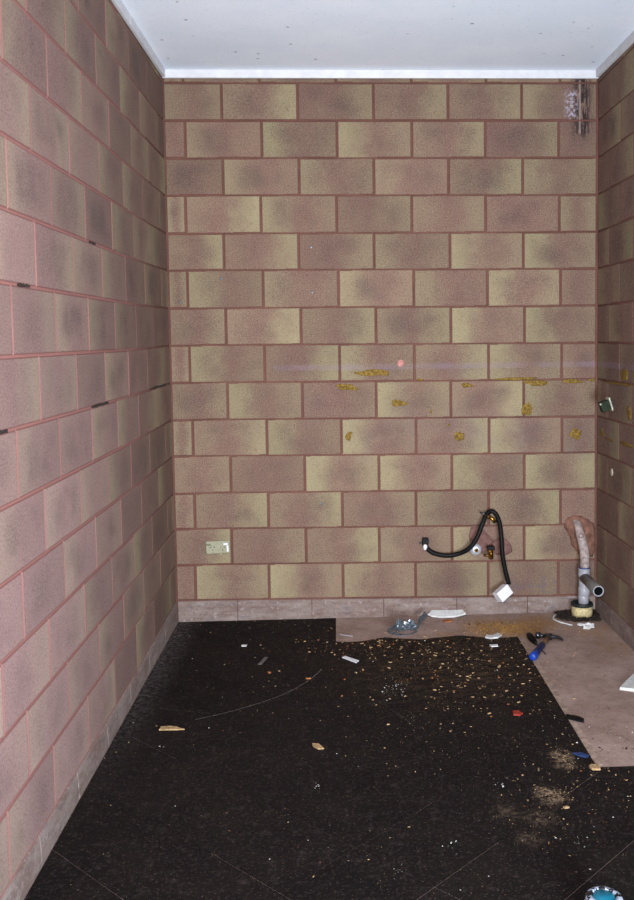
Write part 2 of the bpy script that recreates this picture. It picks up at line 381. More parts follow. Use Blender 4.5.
for c in range(14):
    k = 13 - c; xs = [0.001] + VB[c] + [W - 0.001]; tn = TONES[c].split()
    for i in range(len(xs) - 1):
        a = xs[i] + (JZ if i else 0.003); b = xs[i + 1] - (JZ if i < len(xs) - 2 else 0.007)
        q = [(a, zb(k, a) + JZ), (b, zb(k, b) + JZ), (b, zb(k + 1, b) - JZ), (a, zb(k + 1, a) - JZ)]
        l, r = int(tn[i][0]) / 9, int(tn[i][1]) / 9
        block(wall_back, q, back3, l, r, 0.75 - 0.5 * min(l, r) + random.uniform(-.2, .2), 0.0)
xs = [0.001, 0.105, 0.505, 0.908, 1.31, 1.71, 2.11, W - 0.001]
for i in range(len(xs) - 1):
    a, b = xs[i] + JZ, xs[i + 1] - JZ
    block(wall_back, [(a, zb(14, a) + JZ), (b, zb(14, b) + JZ), (b, 2.949), (a, 2.949)], back3, .5, .4, .5, 0)

# side walls
DEPTH = 4.83
def side_wall(name, sgn, first, tab, phase_odd, phase_even):
    wall = flat_slab(name, (-0.12 if sgn > 0 else W + DEP, -BACK, -0.02), (-DEP if sgn > 0 else W + 0.12, 0.12, H), M['mortar'])
    x0 = 0.0 if sgn > 0 else W
    def z_at(k, d):
        if k > 14: return 2.949
        a = min(1.0, d / (1.0 if sgn > 0 else 0.5)); return tab[k] * (1 - a) + ZN[k] * a
    to3 = lambda u, z, d: (x0 - sgn * (DEP - d), -u, z)
    rng = random.Random(3 if sgn > 0 else 5)
    for k in range(15):
        ph = phase_odd if k % 2 else phase_even
        js = [0.0] + [ph + 0.4 * i for i in range(-1, 14) if ph + 0.4 * i > 0.05 and ph + 0.4 * i < DEPTH] + [DEPTH]
        for i in range(len(js) - 1):
            a = js[i] + (JZ - .0005 if i else 0.010); b = js[i + 1] - JZ + .0005
            if b - a < 0.03: continue
            q = [(a, z_at(k, a) + JZ), (b, z_at(k, b) + JZ), (b, z_at(k + 1, b) - JZ), (a, z_at(k + 1, a) - JZ)]
            w = rng.random()
            l, r = (rng.uniform(.0, .35), rng.uniform(.5, 1)) if w < .5 else ((rng.uniform(.5, 1), rng.uniform(0, .5)) if w < .78 else (rng.uniform(.0, .3), rng.uniform(.0, .3)))
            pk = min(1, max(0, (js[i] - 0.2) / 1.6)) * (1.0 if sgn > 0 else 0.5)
            pk *= 0.30 + 0.70 * min(1, max(0, 1.25 - k / 11))  # pinker, paler blocks near and low: brighter lighting put into their colour
            block(wall, q, to3, l, r, rng.uniform(.2, 1.0) * (0.6 + k / 22), pk)
    return wall
wall_left = side_wall('wall_left', 1, 0.43, ZL, 0.03, 0.21)
wall_right = side_wall('wall_right', -1, 0.21, ZR, 0.21, 0.005)
# bed joint fallen out of left wall: dark strips paint the hollow's shade
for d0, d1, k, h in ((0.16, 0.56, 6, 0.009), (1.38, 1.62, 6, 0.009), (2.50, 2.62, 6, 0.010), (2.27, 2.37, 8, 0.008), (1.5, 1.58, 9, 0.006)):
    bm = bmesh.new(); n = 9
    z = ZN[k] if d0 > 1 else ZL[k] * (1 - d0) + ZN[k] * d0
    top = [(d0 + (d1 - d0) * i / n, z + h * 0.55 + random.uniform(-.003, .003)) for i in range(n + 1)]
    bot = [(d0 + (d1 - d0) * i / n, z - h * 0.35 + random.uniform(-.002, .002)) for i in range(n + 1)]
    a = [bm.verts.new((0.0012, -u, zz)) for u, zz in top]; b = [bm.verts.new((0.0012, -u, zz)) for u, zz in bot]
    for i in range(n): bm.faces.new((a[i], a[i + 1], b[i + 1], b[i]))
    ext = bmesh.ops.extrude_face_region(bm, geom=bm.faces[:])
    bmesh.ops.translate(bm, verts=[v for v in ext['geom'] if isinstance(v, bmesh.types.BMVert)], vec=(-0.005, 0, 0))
    o = link('joint_gap_shade', bm, M['dark'], wall_left); o['label'] = 'dark strip painted as the shade in a mortar gap'

# ------------------------------------------------------------------ ceiling and cover strips
flat_slab('ceiling', (-0.12, -BACK, H), (W + 0.12, 0.12, H + 0.1), M['ceiling'])
def cover_strip(name, parts):
    root = None
    for lo, hi, sh in parts:
        bm = bmesh.new(); add_box(bm, lo, hi, 0.004)
        if root is None: root = struct(link(name, bm, M['white_paint']))
        else: link('strip_length', bm, M['white_paint'], root)
    return root
cover_strip('trim_1', [((0.0005, -0.85, 2.908), (0.019, -0.021, H), 0), ((0.0005, -4.6, 2.9075), (0.0185, -0.8515, H), 0)])
cover_strip('trim_2', [((0.0005, -0.0195, 2.906), (W - 0.0005, 0.001, H), 0)])
cover_strip('trim_3', [((W - 0.019, -4.6, 2.9085), (W - 0.0005, -0.021, H), 0)])

# ------------------------------------------------------------------ plinth course
def plinth(name, segs, to3, ztop):
    root = None
    for a, b in segs:
        bm = bmesh.new(); n = max(2, int((b - a) / 0.05))
        rows = [(-0.006, -0.02), (0.0045, -0.02), (0.0055, 0.03), (0.0035, 0.075), (0.001, 0.0), (-0.006, 0.0)]
        grid = []
        for i in range(n + 1):
            u = a + (b - a) * i / n; zt = ztop(u)
            r = []
            for j, (d, z) in enumerate(rows):
                zz = zt - 0.004 + (0.003 if j == 5 else 0) if j >= 4 else z
                w = noise.noise(Vector((u * 6, j * 3.1, 7))) * 0.0015 if 0 < j < 5 else 0
                r.append(bm.verts.new(to3(u, zz, d + w)))
            grid.append(r)
        for i in range(n):
            for j in range(5): bm.faces.new((grid[i][j], grid[i + 1][j], grid[i + 1][j + 1], grid[i][j + 1]))
        bm.faces.new(grid[0]); bm.faces.new(grid[-1][::-1])
        if root is None: root = struct(link(name, bm, M['plinth'], smooth=False))
        else: link('plinth_block', bm, M['plinth'], root)
    return root
segs = []; e = [0.006, 0.33, 0.735, 1.13, 1.535, 1.93, W - 0.006]
segs = [(e[i] + 0.002, e[i + 1] - 0.002) for i in range(len(e) - 1)]
plinth('baseboard_back', segs, lambda u, z, d: (u, -d, z), lambda u: zb(0, u) - 0.003)
e = [0.006, 0.37] + [0.37 + 0.4 * i for i in range(1, 12)]
segs = [(e[i] + 0.0025, e[i + 1] - 0.0025) for i in range(len(e) - 1)]
plinth('baseboard_left', segs, lambda u, z, d: (d, -u, z), lambda u: ZL[0] * max(0, 1 - u) + ZN[0] * min(1, u) - 0.003)
e = [0.006, 0.30] + [0.30 + 0.4 * i for i in range(1, 12)]
segs = [(e[i] + 0.0025, e[i + 1] - 0.0025) for i in range(len(e) - 1)]
plinth('baseboard_right', segs, lambda u, z, d: (W - d, -u, z), lambda u: ZN[0])

# ------------------------------------------------------------------ floor: bare slab and black diagonal tiles
FZ = -0.0018
floor = flat_slab('floor', (-0.12, -BACK, -0.15), (W + 0.12, 0.12, FZ), M['subfloor'])
def clip(poly, a, b, c):       # keep a*x+b*y<=c
    out = []
    for i in range(len(poly)):
        p, q = poly[i], poly[(i + 1) % len(poly)]
        dp, dq = a * p[0] + b * p[1] - c, a * q[0] + b * q[1] - c
        if dp <= 0: out.append(p)
        if (dp < 0 < dq) or (dq < 0 < dp):
            t = dp / (dp - dq); out.append((p[0] + t * (q[0] - p[0]), p[1] + t * (q[1] - p[1])))
    return out
def rag(x): return -0.405 + 0.030 * noise.noise(Vector((x * 9, 2.2, 0))) + (0.045 * max(0, 1 - abs(x - 1.11) / 0.10)) + (0.055 * max(0, 1 - abs(x - 1.50) / 0.10))
cells = [[('x', 0.007, 0.866), ('y', -BACK, -0.009)], [('x', 1.795, W - 0.007), ('y', -BACK, -1.868)]]
N = 26
for i in range(N):
    a = 0.866 + (1.795 - 0.866) * i / N; b = 0.866 + (1.795 - 0.866) * (i + 1) / N
    cells.append([('x', a, b), ('r', -BACK, (rag(a), rag(b)))])
S2 = 0.2155; g = 0.0011
for i in range(-3, 14):
    for j in range(-3, 30):
        if (i + j) % 2: continue
        cx, cy = 0.28 - S2 + S2 * i + S2 * 0, -2.55 + S2 * (j - 14) + 0
        # tile centres sit on nodes shifted by one half diagonal
        r = S2 - g * 1.414
        dia = [(cx - r, cy), (cx, cy - r), (cx + r, cy), (cx, cy + r)]
        bm = bmesh.new(); zt = random.uniform(-0.0005, 0.0004)
        for cdef in cells:
            pl = dia
            _, a, b = cdef[0]
            pl = clip(pl, -1, 0, -a) if pl else pl
            pl = clip(pl, 1, 0, b) if pl else pl
            if not pl: continue
            if cdef[1][0] == 'y': pl = clip(pl, 0, 1, cdef[1][2])
            else:
                ra, rb = cdef[1][2]; s = (rb - ra) / (b - a); pl = clip(pl, -s, 1, ra - s * a)
            if pl: pl = clip(pl, 0, -1, BACK)
            if len(pl) < 3: continue
            ar = abs(sum(pl[q][0] * pl[(q + 1) % len(pl)][1] - pl[(q + 1) % len(pl)][0] * pl[q][1] for q in range(len(pl)))) / 2
            if ar < 1e-6: continue
            add_prism(bm, pl, FZ - 0.001, zt)
        if len(bm.faces) == 0: bm.free(); continue
        o = link('floor_tile', bm, M['tile'], floor); o['seed'] = random.random()
# worn strip along the edge of the bare bay
bm = bmesh.new(); n = 24
for i in range(n):
    y0, y1 = -0.43 - 1.42 * i / n, -0.43 - 1.42 * (i + 1) / n
    add_prism(bm, [(1.796 + random.uniform(0, .002), y0), (1.796, y1), (1.822 + random.uniform(-.003, .003), y1), (1.822 + random.uniform(-.003, .003), y0)], FZ - 0.001, FZ + 0.0025)
struct(link('trim_4', bm, M['strip']))

# ------------------------------------------------------------------ lumps stuck to the walls (parts of the wall)
def lump(name, parent, cx, cz, pts, h, mat, wall='back', seed=0, label=None, rings=5):
    """irregular flat dome: pts = outline radii factors as polygon in local (u, z)"""
    bm = bmesh.new(); n = len(pts); rr = []
    for j in range(rings + 1):
        f = 1 - j / rings
        ring = []
        for (u, z) in pts:
            d = h * math.sqrt(max(0, 1 - f * f)) * (1 + 0.35 * noise.noise(Vector((u * f * 40 + seed, z * f * 40, j))))
            ring.append((u * f, z * f, d))
        rr.append(ring)
    def w3(u, z, d):
        if wall == 'back': return (cx + u, -d - 0.0010, cz + z)
        if wall == 'right': return (W - d - 0.0010, cx - u, cz + z)
    rr.insert(0, [(u, z, -0.004) for u, z in pts])
    vv = [[bm.verts.new(w3(*p)) for p in ring] for ring in rr[:-1]]; c = bm.verts.new(w3(0, 0, h))
    for a, b in zip(vv, vv[1:]):
        for i in range(n): bm.faces.new((a[i], a[(i + 1) % n], b[(i + 1) % n], b[i]))
    for i in range(n): bm.faces.new((vv[-1][i], vv[-1][(i + 1) % n], c))
    o = link(name, bm, mat, parent, smooth=True)
    if label: o['label'] = label
    return o
def blob(n, rx, rz, seed, rough=0.25, tail=None):
    out = []
    for i in range(n):
        a = 2 * math.pi * i / n; k = 1 + rough * noise.noise(Vector((math.cos(a) * 1.6 + seed, math.sin(a) * 1.6, seed * .7)))
        if tail:
            k *= 1 + tail[1] * max(0, math.cos(a - tail[0])) ** 14
        out.append((rx * k * math.cos(a), rz * k * math.sin(a)))
    return out
glue = [(1.098, 1.345, .105, .016, None), (0.935, 1.271, .040, .018, (-.5, .8)), (1.216, 1.179, .026, .017, (-.1, 1.1)), (0.947, 0.998, .016, .020, (.9, 1.4)),
        (1.553, 0.993, .027, .026, None), (1.499, 1.054, .007, .007, None), (1.929, 1.137, .030, .038, None), (2.201, 0.993, .034, .026, None),
        (1.99, 1.278, .048, .017, (2.9, .9)), (2.178, 1.285, .045, .013, (-.3, .5)), (1.594, 1.272, .022, .012, (-.3, 1.2)), (1.86, 1.302, .12, .007, None),
        (1.345, 1.305, .02, .007, None), (1.40, 1.13, .006, .009, None), (2.29, 1.29, .02, .008, None)]
for i, (x, z, rx, rz, tl) in enumerate(glue):
    lump('glue_blob', wall_back, x, z, blob(20, rx, rz, i * 3.3, 0.5, tl), 0.003, M['glue'], seed=i)
for i, (y, z, rx, rz, tl) in enumerate([(-0.488, 1.335, .055, .030, None), (-0.100, 1.010, .030, .022, (-.3, 1.0)), (-0.535, 0.993, .115, .011, None),
                                        (-0.563, 1.150, .035, .032, None), (-0.40, 1.288, .24, .006, None), (-0.20, 1.155, .03, .02, None), (-0.24, .985, .09, .005, None)]):
    lump('glue_blob', wall_right, y, z, blob(20, rx, rz, 50 + i * 2.1, 0.45, tl), 0.003, M['glue'], wall='right', seed=i)
lump('paint_spot', wall_back, 1.235, 1.396, blob(14, .017, .022, 9, .3), 0.002, M['pink'], label='pale pink spot of filler')
for x, z in ((0.763, 2.022), (0.765, 1.78), (0.795, 0.634), (0.28, 1.86), (0.06, 1.735)):
    lump('wall_plug', wall_back, x, z, blob(10, .007, .007, 1, .1), 0.003, M['foil'])
lump('filler_dab', wall_right, -0.286, 0.821, blob(12, .018, .022, 4, .4), .004, M['cream'], wall='right', label='cream dab of filler')
# cement patches around the pipes
outl = [(-.066, .040), (-.050, .066), (-.014, .078), (.030, .074), (.070, .052), (.096, .030), (.106, -.010), (.108, -.060), (.106, -.115), (.090, -.160),
        (.040, -.150), (.012, -.138), (-.006, -.115), (-.030, -.085), (-.036, -.045), (-.055, -.010), (-.070, .015)]
outl = [(x + .0, z) for x, z in outl]
def dense(poly, n=3):
    out = []
    for i in range(len(poly)):
        a, b = poly[i], poly[(i + 1) % len(poly)]
        for k in range(n):
            f = k / n; out.append((a[0] * (1 - f) + b[0] * f + random.uniform(-.002, .002), a[1] * (1 - f) + b[1] * f + random.uniform(-.002, .002)))
    return out
lump('cement_patch', wall_back, 2.204, 0.462, dense(outl), 0.022, M['patch'], seed=4, label='red-brown cement patch around the drain pipe', rings=9)
lump('cement_patch', wall_back, 1.665, 0.430, dense([(-.055, .045), (-.035, .075), (0, .06), (.04, .02), (.075, -.02), (.06, -.075), (0, -.09), (-.045, -.06), (-.06, 0)]), 0.007, M['patch2'], seed=8)
lump('cement_patch', wall_back, 1.800, 0.385, dense([(-.065, .02), (-.03, .045), (.01, .035), (.04, 0), (.045, -.04), (.01, -.06), (-.05, -.055), (-.07, -.02)]), 0.006, M['patch2'], seed=12)

# ------------------------------------------------------------------ power outlet
t = thing('power_outlet', 'cream double power outlet low on the back wall, near the floor', 'outlet', (0.2305, 0, 0.4085))
rot = Matrix.Rotation(-0.03, 4, 'Y')
bm = bmesh.new(); add_box(bm, (-0.0645, -0.011, -0.0345), (0.0645, -0.0002, 0.0345), 0.0035, rot); link('cover_plate', bm, M['outlet'], t)
for s, mt in ((-0.048, 'outlet_green'), (0.044, 'white_plastic')):
    bm = bmesh.new(); add_box(bm, (s - 0.012, -0.0165, 0.012), (s + 0.012, -0.0105, 0.022), 0.0015, rot); link('rocker_switch', bm, M[mt], t)
bm = bmesh.new(); add_box(bm, (0.048, -0.0135, -0.026), (0.058, -0.0105, 0.008), 0.001, rot); o = link('wear_mark', bm, M['white_plastic'], t); o['label'] = 'white paint left on the plate'
for cx in (-0.027, 0.026):
    for dx, dz, a in ((-0.009, 0.002, 0.5), (0.009, 0.002, -0.5), (0, -0.014, 0)):
        bm = bmesh.new(); add_box(bm, (-0.0014, -0.0118, -0.0045), (0.0014, -0.0102, 0.0045), 0, Matrix.Translation((cx + dx, 0, dz)) @ Matrix.Rotation(a, 4, 'Y')); link('pin_slot', bm, M['slot'], t)
for cx in (-0.042, 0.042):
    bm = bmesh.new(); add_lathe(bm, [(0, 0), (.003, 0), (.003, .001), (0, .0015)], (cx, -0.0108, 0.0), (0, -1, 0), 10); link('screw_head', bm, M['steel'], t)
for x, z in ((0.245, 0.366),):
    lump('filler_dab', wall_back, x, z, blob(10, .008, .005, 3, .3), .002, M['outlet'])

# ------------------------------------------------------------------ black hose looped over the upper tap stub
t = thing('water_hose', 'black rubber water hose looped over a stub, white box on its end', 'hose', (1.72, 0, 0.56))
hp = [(1.368, .386), (1.380, .372), (1.409, .354), (1.473, .341), (1.539, .350), (1.597, .384), (1.638, .440), (1.672, .520), (1.696, .565), (1.722, .580), (1.748, .566), (1.764, .520), (1.770, .445), (1.774, .350), (1.792, .253), (1.808, .190)]
dd = [.030, .032, .035, .038, .042, .062, .066, .060, .045, .035, .040, .060, .085, .095, .095, .095]
path = [(x - 1.72, -d, z - .56) for (x, z), d in zip(hp, dd)]
bm = bmesh.new(); add_tube(bm, catmull(path, 6), 0.0125, 14); link('tube', bm, M['black_rubber'], t, True)
bm = bmesh.new(); bmesh.ops.create_uvsphere(bm, u_segments=16, v_segments=10, radius=.0165); bmesh.ops.transform(bm, matrix=Matrix.Translation((1.360 - 1.72, -.030, .389 - .56)) @ Matrix.Diagonal((.75, .9, 1.1, 1)), verts=bm.verts[:]); link('white_nut', bm, M['white_plastic'], t, True)
R = Matrix.Translation((1.772 - 1.72, -.105, .143 - .56)) @ Matrix.Rotation(-0.58, 4, 'Y') @ Matrix.Rotation(0.42, 4, 'Z')
bm = bmesh.new(); add_box(bm, (-.042, -.030, -.030), (.042, .026, .030), .004, R); link('end_box', bm, M['white_plastic'], t)
t = thing('wall_clip', 'small black square clip on the wall at the short end of the hose', 'clip', (1.362, 0, .413))
bm = bmesh.new(); add_box(bm, (-.018, -.034, -.015), (.016, -.0002, .024), .003, Matrix.Rotation(.08, 4, 'Y')); link('clip_body', bm, M['black_rubber'], t)
bm = bmesh.new(); add_box(bm, (-.004, -.036, -.010), (.017, -.0335, .020), .001, Matrix.Rotation(.08, 4, 'Y')); link('clip_jaw', bm, M['black_rubber'], t)
bm = bmesh.new(); add_tube(bm, [(-.018, -.02, -.004), (-.034, -.02, -.003)], .0035, 8); link('clip_pin', bm, M['steel'], t)

# upper tap stub (the hose hangs on it)
t = thing('tap_stub', 'tarnished brass tap stub inside the top loop of the black hose', 'tap', (1.705, 0, .553))
bm = bmesh.new(); add_tube(bm, [(0, 0.001, 0), (0, -.062, 0)], .0105, 12); link('stub_pipe', bm, M['old_brass'], t, True)
bm = bmesh.new(); add_lathe(bm, [(0, 0), (.019, 0), (.019, .004), (.013, .006), (0, .006)], (0, .0008, 0), (0, -1, 0), 16); link('wall_flange', bm, M['old_brass'], t, True)
bm = bmesh.new(); add_tube(bm, [(0, -.052, 0), (.020, -.056, -.010), (.036, -.058, -.030)], [.008, .010, .011], 10); link('spout', bm, M['brass'], t, True)
bm = bmesh.new(); add_tube(bm, [(0, -.05, 0), (-.024, -.052, .016), (-.046, -.052, .026)], [.006, .005, .004], 8); link('lever', bm, M['steel'], t, True)

# chrome flange with open pipe
t = thing('pipe_flange', 'round chrome flange with a brass pipe end, below the hose curve', 'pipe', (1.641, 0, .364))
bm = bmesh.new(); add_lathe(bm, [(.0105, .001), (.031, .001), (.033, .006), (.030, .016), (.020, .024), (.013, .026), (.0105, .026)], (0, -.0005, 0), (0, -1, 0), 28, True); link('flange_ring', bm, M['chrome'], t, True)
bm = bmesh.new(); add_lathe(bm, [(.0065, .0), (.0105, .0), (.0105, .040), (.0065, .040)], (0, -.0005, 0), (0, -1, 0), 18, True); link('pipe_stub', bm, M['brass'], t, True)
bm = bmesh.new(); add_lathe(bm, [(0, .03), (.0065, .03), (.0065, .001), (0, .001)], (0, -.0005, 0), (0, -1, 0), 14); link('bore', bm, M['slot'], t)

# brass stop valve
t = thing('stop_valve', 'small brass stop valve with black handle beside the chrome flange', 'valve', (1.718, 0, .350))
bm = bmesh.new(); add_tube(bm, [(0, .001, 0), (0, -.066, 0)], [.012, .012], 12); link('inlet', bm, M['brass'], t, True)
bm = bmesh.new(); add_tube(bm, [(0, -.05, -.030), (0, -.05, -.012), (0, -.05, -.004), (0, -.05, .010), (0, -.05, .022)], [.013, .014, .010, .014, .010], 8); link('valve_body', bm, M['brass'], t)
bm = bmesh.new(); add_tube(bm, [(0, -.05, -.008), (-.022, -.05, -.010), (-.040, -.05, -.010)], [.009, .007, .006], 8); link('side_outlet', bm, M['old_brass'], t, True)
bm = bmesh.new(); add_box(bm, (-.020, -.066, .020), (.022, -.034, .042), .005, Matrix.Rotation(-.05, 4, 'Y')); link('handle', bm, M['black_rubber'], t)

# ------------------------------------------------------------------ drain pipe
YP = -.09
t = thing('drain_pipe', 'white plastic drain pipe coming from the cement patch down into the floor', 'pipe', (2.222, YP, 0))
lx = lambda x: x - 2.222
bm = bmesh.new(); add_tube(bm, catmull([(lx(2.196), .100, .508), (lx(2.201), .055, .495), (lx(2.206), .022, .455), (lx(2.220), .004, .385), (lx(2.227), 0, .330), (lx(2.227), 0, .268)], 5), lambda f: .0195 + .0065 * min(1, f * 1.6), 18); link('bend', bm, M['pvc_stained'], t, True)
bm = bmesh.new(); add_lathe(bm, [(.010, .004), (.014, .002), (.014, -.001), (.010, -.001)], (lx(2.206), -.004 - .0, .447), (0, -1, .25), 14, True); o = link('rust_ring', bm, M['patch2'], t)
bm = bmesh.new(); add_lathe(bm, [(0, .272), (.0298, .272), (.0300, .268), (.0300, .264), (0, .264)], (lx(2.226), 0, 0), (0, 0, 1), 24); link('primer_ring', bm, M['blue_primer'], t, True)
bm = bmesh.new(); add_lathe(bm, [(0, .266), (.0315, .266), (.0315, .222), (.0285, .218), (.0285, .160), (.0315, .156), (.0315, .120), (.030, .118), (0, .118)], (lx(2.224), 0, 0), (0, 0, 1), 28); link('tee_fitting', bm, M['pvc'], t, True)
bm = bmesh.new(); add_lathe(bm, [(0, .120), (.0275, .120), (.0275, .112), (.0285, .110), (.0285, .060), (0, .060)], (lx(2.221), 0, 0), (0, 0, 1), 28); link('lower_pipe', bm, M['pvc'], t, True)
bm = bmesh.new(); add_lathe(bm, [(.0232, .0), (.0282, .0), (.0282, .275), (.0232, .275)], (lx(2.224), -.003, .215), (0, -1, 0), 28, True); br = link('branch', bm, M['pvc_grey'], t, True)
bm = bmesh.new(); add_lathe(bm, [(.0232, .2745), (.0284, .2745), (.0284, .2775), (.0232, .2775)], (lx(2.224), -.003, .215), (0, -1, 0), 28, True); link('cut_edge', bm, M['pvc'], br)
bm = bmesh.new(); add_lathe(bm, [(0, .16), (.0231, .16), (.0231, .273), (.0229, .273), (.0229, .161), (0, .161)], (lx(2.224), -.003, .215), (0, -1, 0), 24); link('bore', bm, M['bore'], br)
t = thing('floor_waste', 'yellowed round floor collar with a dark rim at the foot of the drain pipe', 'drain', (2.212, YP - .002, 0))
bm = bmesh.new(); add_lathe(bm, [(.050, -.002), (.056, -.002), (.0565, .030), (.055, .062), (.050, .062)], (0, 0, 0), (0, 0, 1), 32, True); link('collar', bm, M['yellow_pvc'], t, True)
bm = bmesh.new(); add_lathe(bm, [(.0305, .0600), (.055, .0600), (.0595, .062), (.0600, .074), (.057, .078), (.052, .076), (.0305, .070)], (0, 0, 0), (0, 0, 1), 32, True); link('rubber_rim', bm, M['bore'], t, True)

# ------------------------------------------------------------------ bracket on the right wall
t = thing('wall_bracket', 'small dark green bracket with a cream edge on the side wall near the glue marks', 'bracket', (W, -.27, 1.180))
RX = Matrix.Rotation(-.30, 4, 'Y')
bm = bmesh.new(); add_box(bm, (-.014, -.030, -.036), (-.0065, .028, .036), .0015, RX); link('mounting_plate', bm, M['cream'], t)
bm = bmesh.new(); add_box(bm, (-.062, -.022, -.028), (-.013, .022, .024), .003, RX); link('bracket_body', bm, M['dkgreen'], t)
bm = bmesh.new(); add_box(bm, (-.020, -.020, -.012), (.0, .020, .012), 0); link('wall_tab', bm, M['steel'], t)
bm = bmesh.new(); bmesh.ops.create_uvsphere(bm, u_segments=10, v_segments=6, radius=.006); bmesh.ops.translate(bm, verts=bm.verts[:], vec=(-.062, -.018, -.004)); link('screw', bm, M['cream'], t, True)

# ------------------------------------------------------------------ tools
def at2(a, b, f): return tuple(a[i] * (1 - f) + b[i] * f for i in range(3))
hb, hh = Vector((1.795, -.770, .018)), Vector((1.942, -.468, .016))
t = thing('hammer', 'claw hammer with a blue rubber grip lying on the edge of the bare floor', 'hammer', (1.86, -.62, 0)); O = Vector((1.86, -.62, 0))
ax = (hh - hb).normalized(); sd = Vector((ax.y, -ax.x, 0))
P = lambda f: hb + (hh - hb) * f - O
bm = bmesh.new(); add_tube(bm, [P(.55), P(.8), P(1.0)], [.010, .011, .012], 12); link('shaft', bm, M['wood'], t, True)
bm = bmesh.new(); add_tube(bm, [P(.17), P(.30), P(.45), P(.58), P(.62)], [.0175, .0160, .0150, .0165, .013], 14); link('grip', bm, M['navy'], t, True)
bm = bmesh.new(); add_tube(bm, [P(-.005), P(.01), P(.10), P(.18)], [.012, .0185, .0195, .0175], 14); link('grip_end', bm, M['blue'], t, True)
c = P(1.0); Q = lambda s, z=0: c + sd * s + Vector((0, 0, z))
bm = bmesh.new()
add_tube(bm, [Q(-.066), Q(-.062), Q(-.045), Q(-.042), Q(-.020), Q(-.016), Q(.016)], [.0145, .0165, .0165, .010, .010, .016, .017], 14)
link('head', bm, M['steel'], t, True)
hd = None
for sgn in (-1, 1):
    bm = bmesh.new(); cl = catmull([Q(.012, 0) + ax * .004 * sgn, Q(.040, .002) + ax * .006 * sgn, Q(.062, 0) + ax * (.006 * sgn - .008), Q(.078, -.004) + ax * (.007 * sgn - .020)], 4)
    add_tube(bm, cl, lambda f: .010 * (1 - .75 * f), 8); link('claw', bm, M['steel'], t, True)
t = thing('screwdriver', 'black-handled screwdriver lying half under the hammer', 'screwdriver', (1.865, -.5, 0)); O2 = Vector((1.865, -.5, 0))
a, b = Vector((1.848, -.425, .014)) - O2, Vector((1.876, -.690, .003)) - O2
L2 = lambda f: a + (b - a) * f
bm = bmesh.new(); add_tube(bm, [L2(-.02), L2(0), L2(.1), L2(.25), L2(.38), L2(.44)], [.006, .013, .0175, .017, .012, .010], 12); link('handle', bm, M['black_rubber'], t, True)
bm = bmesh.new(); add_tube(bm, [L2(.43), L2(.47), L2(.48), L2(1)], [.008, .008, .0032, .003], 8); link('shaft', bm, M['steel'], t, True)

# ------------------------------------------------------------------ scraps on the floor
t = thing('metal_scrap', 'crumpled zinc strap and sheet scrap on the bare floor by the back wall', 'scrap', (1.225, -.22, FZ)); O3 = Vector((1.23, -.17, FZ))
def ribbon(bm, pts, w, th, tw=0.0):
    pts = catmull(pts, 4); prev = None
    for i, p in enumerate(pts):
        tt = (pts[min(i + 1, len(pts) - 1)] - pts[max(i - 1, 0)]).normalized(); s = Vector((0, 0, 1)).cross(tt).normalized()
        u_ = (Vector((0, 0, 1)) * math.cos(tw * i) + s * math.sin(tw * i)); s2 = tt.cross(u_)
        ww = w * (1 + .3 * math.sin(i * 1.9)); r = [bm.verts.new(p + u_ * a * ww + s2 * b * th) for a, b in ((0, -1), (1, -1), (1, 1), (0, 1))]
        if prev:
            for k in range(4): bm.faces.new((prev[k], prev[(k + 1) % 4], r[(k + 1) % 4], r[k]))
        else: bm.faces.new(r[::-1])
        prev = r
    bm.faces.new(prev)
bm = bmesh.new(); ribbon(bm, [Vector(p) - O3 for p in ((1.225, -.155, FZ + .005), (1.18, -.17, FZ + .003), (1.145, -.20, FZ + .003), (1.150, -.25, FZ), (1.20, -.29, FZ), (1.25, -.28, FZ), (1.29, -.24, FZ + .004), (1.305, -.17, FZ + .006), (1.315, -.13, FZ + .012))], .020, .004, .09); link('strap', bm, M['foil'], t)
bm = bmesh.new(); ribbon(bm, [Vector(p) - O3 for p in ((1.312, -.135, FZ + .012), (1.330, -.115, FZ + .02), (1.350, -.09, FZ + .03), (1.362, -.075, FZ + .035))], .022, .006, .05); link('strap_end', bm, M['foil'], t)
def crumple(bm, c, r, seed, sq=(1, 1, 1), amp=.55, sub=2):
    res = bmesh.ops.create_icosphere(bm, subdivisions=sub, radius=1)
    for v in res['verts']:
        n_ = noise.noise(v.co * 1.7 + Vector((seed, seed * 2, 0))); n2 = noise.noise(v.co * 4.1 + Vector((seed, 0, seed)))
        k = r * (1 + amp * n_ + amp * .6 * n2); v.co = Vector((v.co.x * k * sq[0], v.co.y * k * sq[1], v.co.z * k * sq[2])) + Vector(c)
bm = bmesh.new(); crumple(bm, Vector((1.205, -.205, FZ + .028)) - O3, .034, 3.3, (.7, .5, 1.0), .8, 3); link('crumpled_sheet', bm, M['foil'], t)
bm = bmesh.new(); crumple(bm, Vector((1.258, -.20, FZ + .022)) - O3, .030, 8.1, (1.0, .5, .8), .8, 3); link('crumpled_sheet', bm, M['foil'], t)

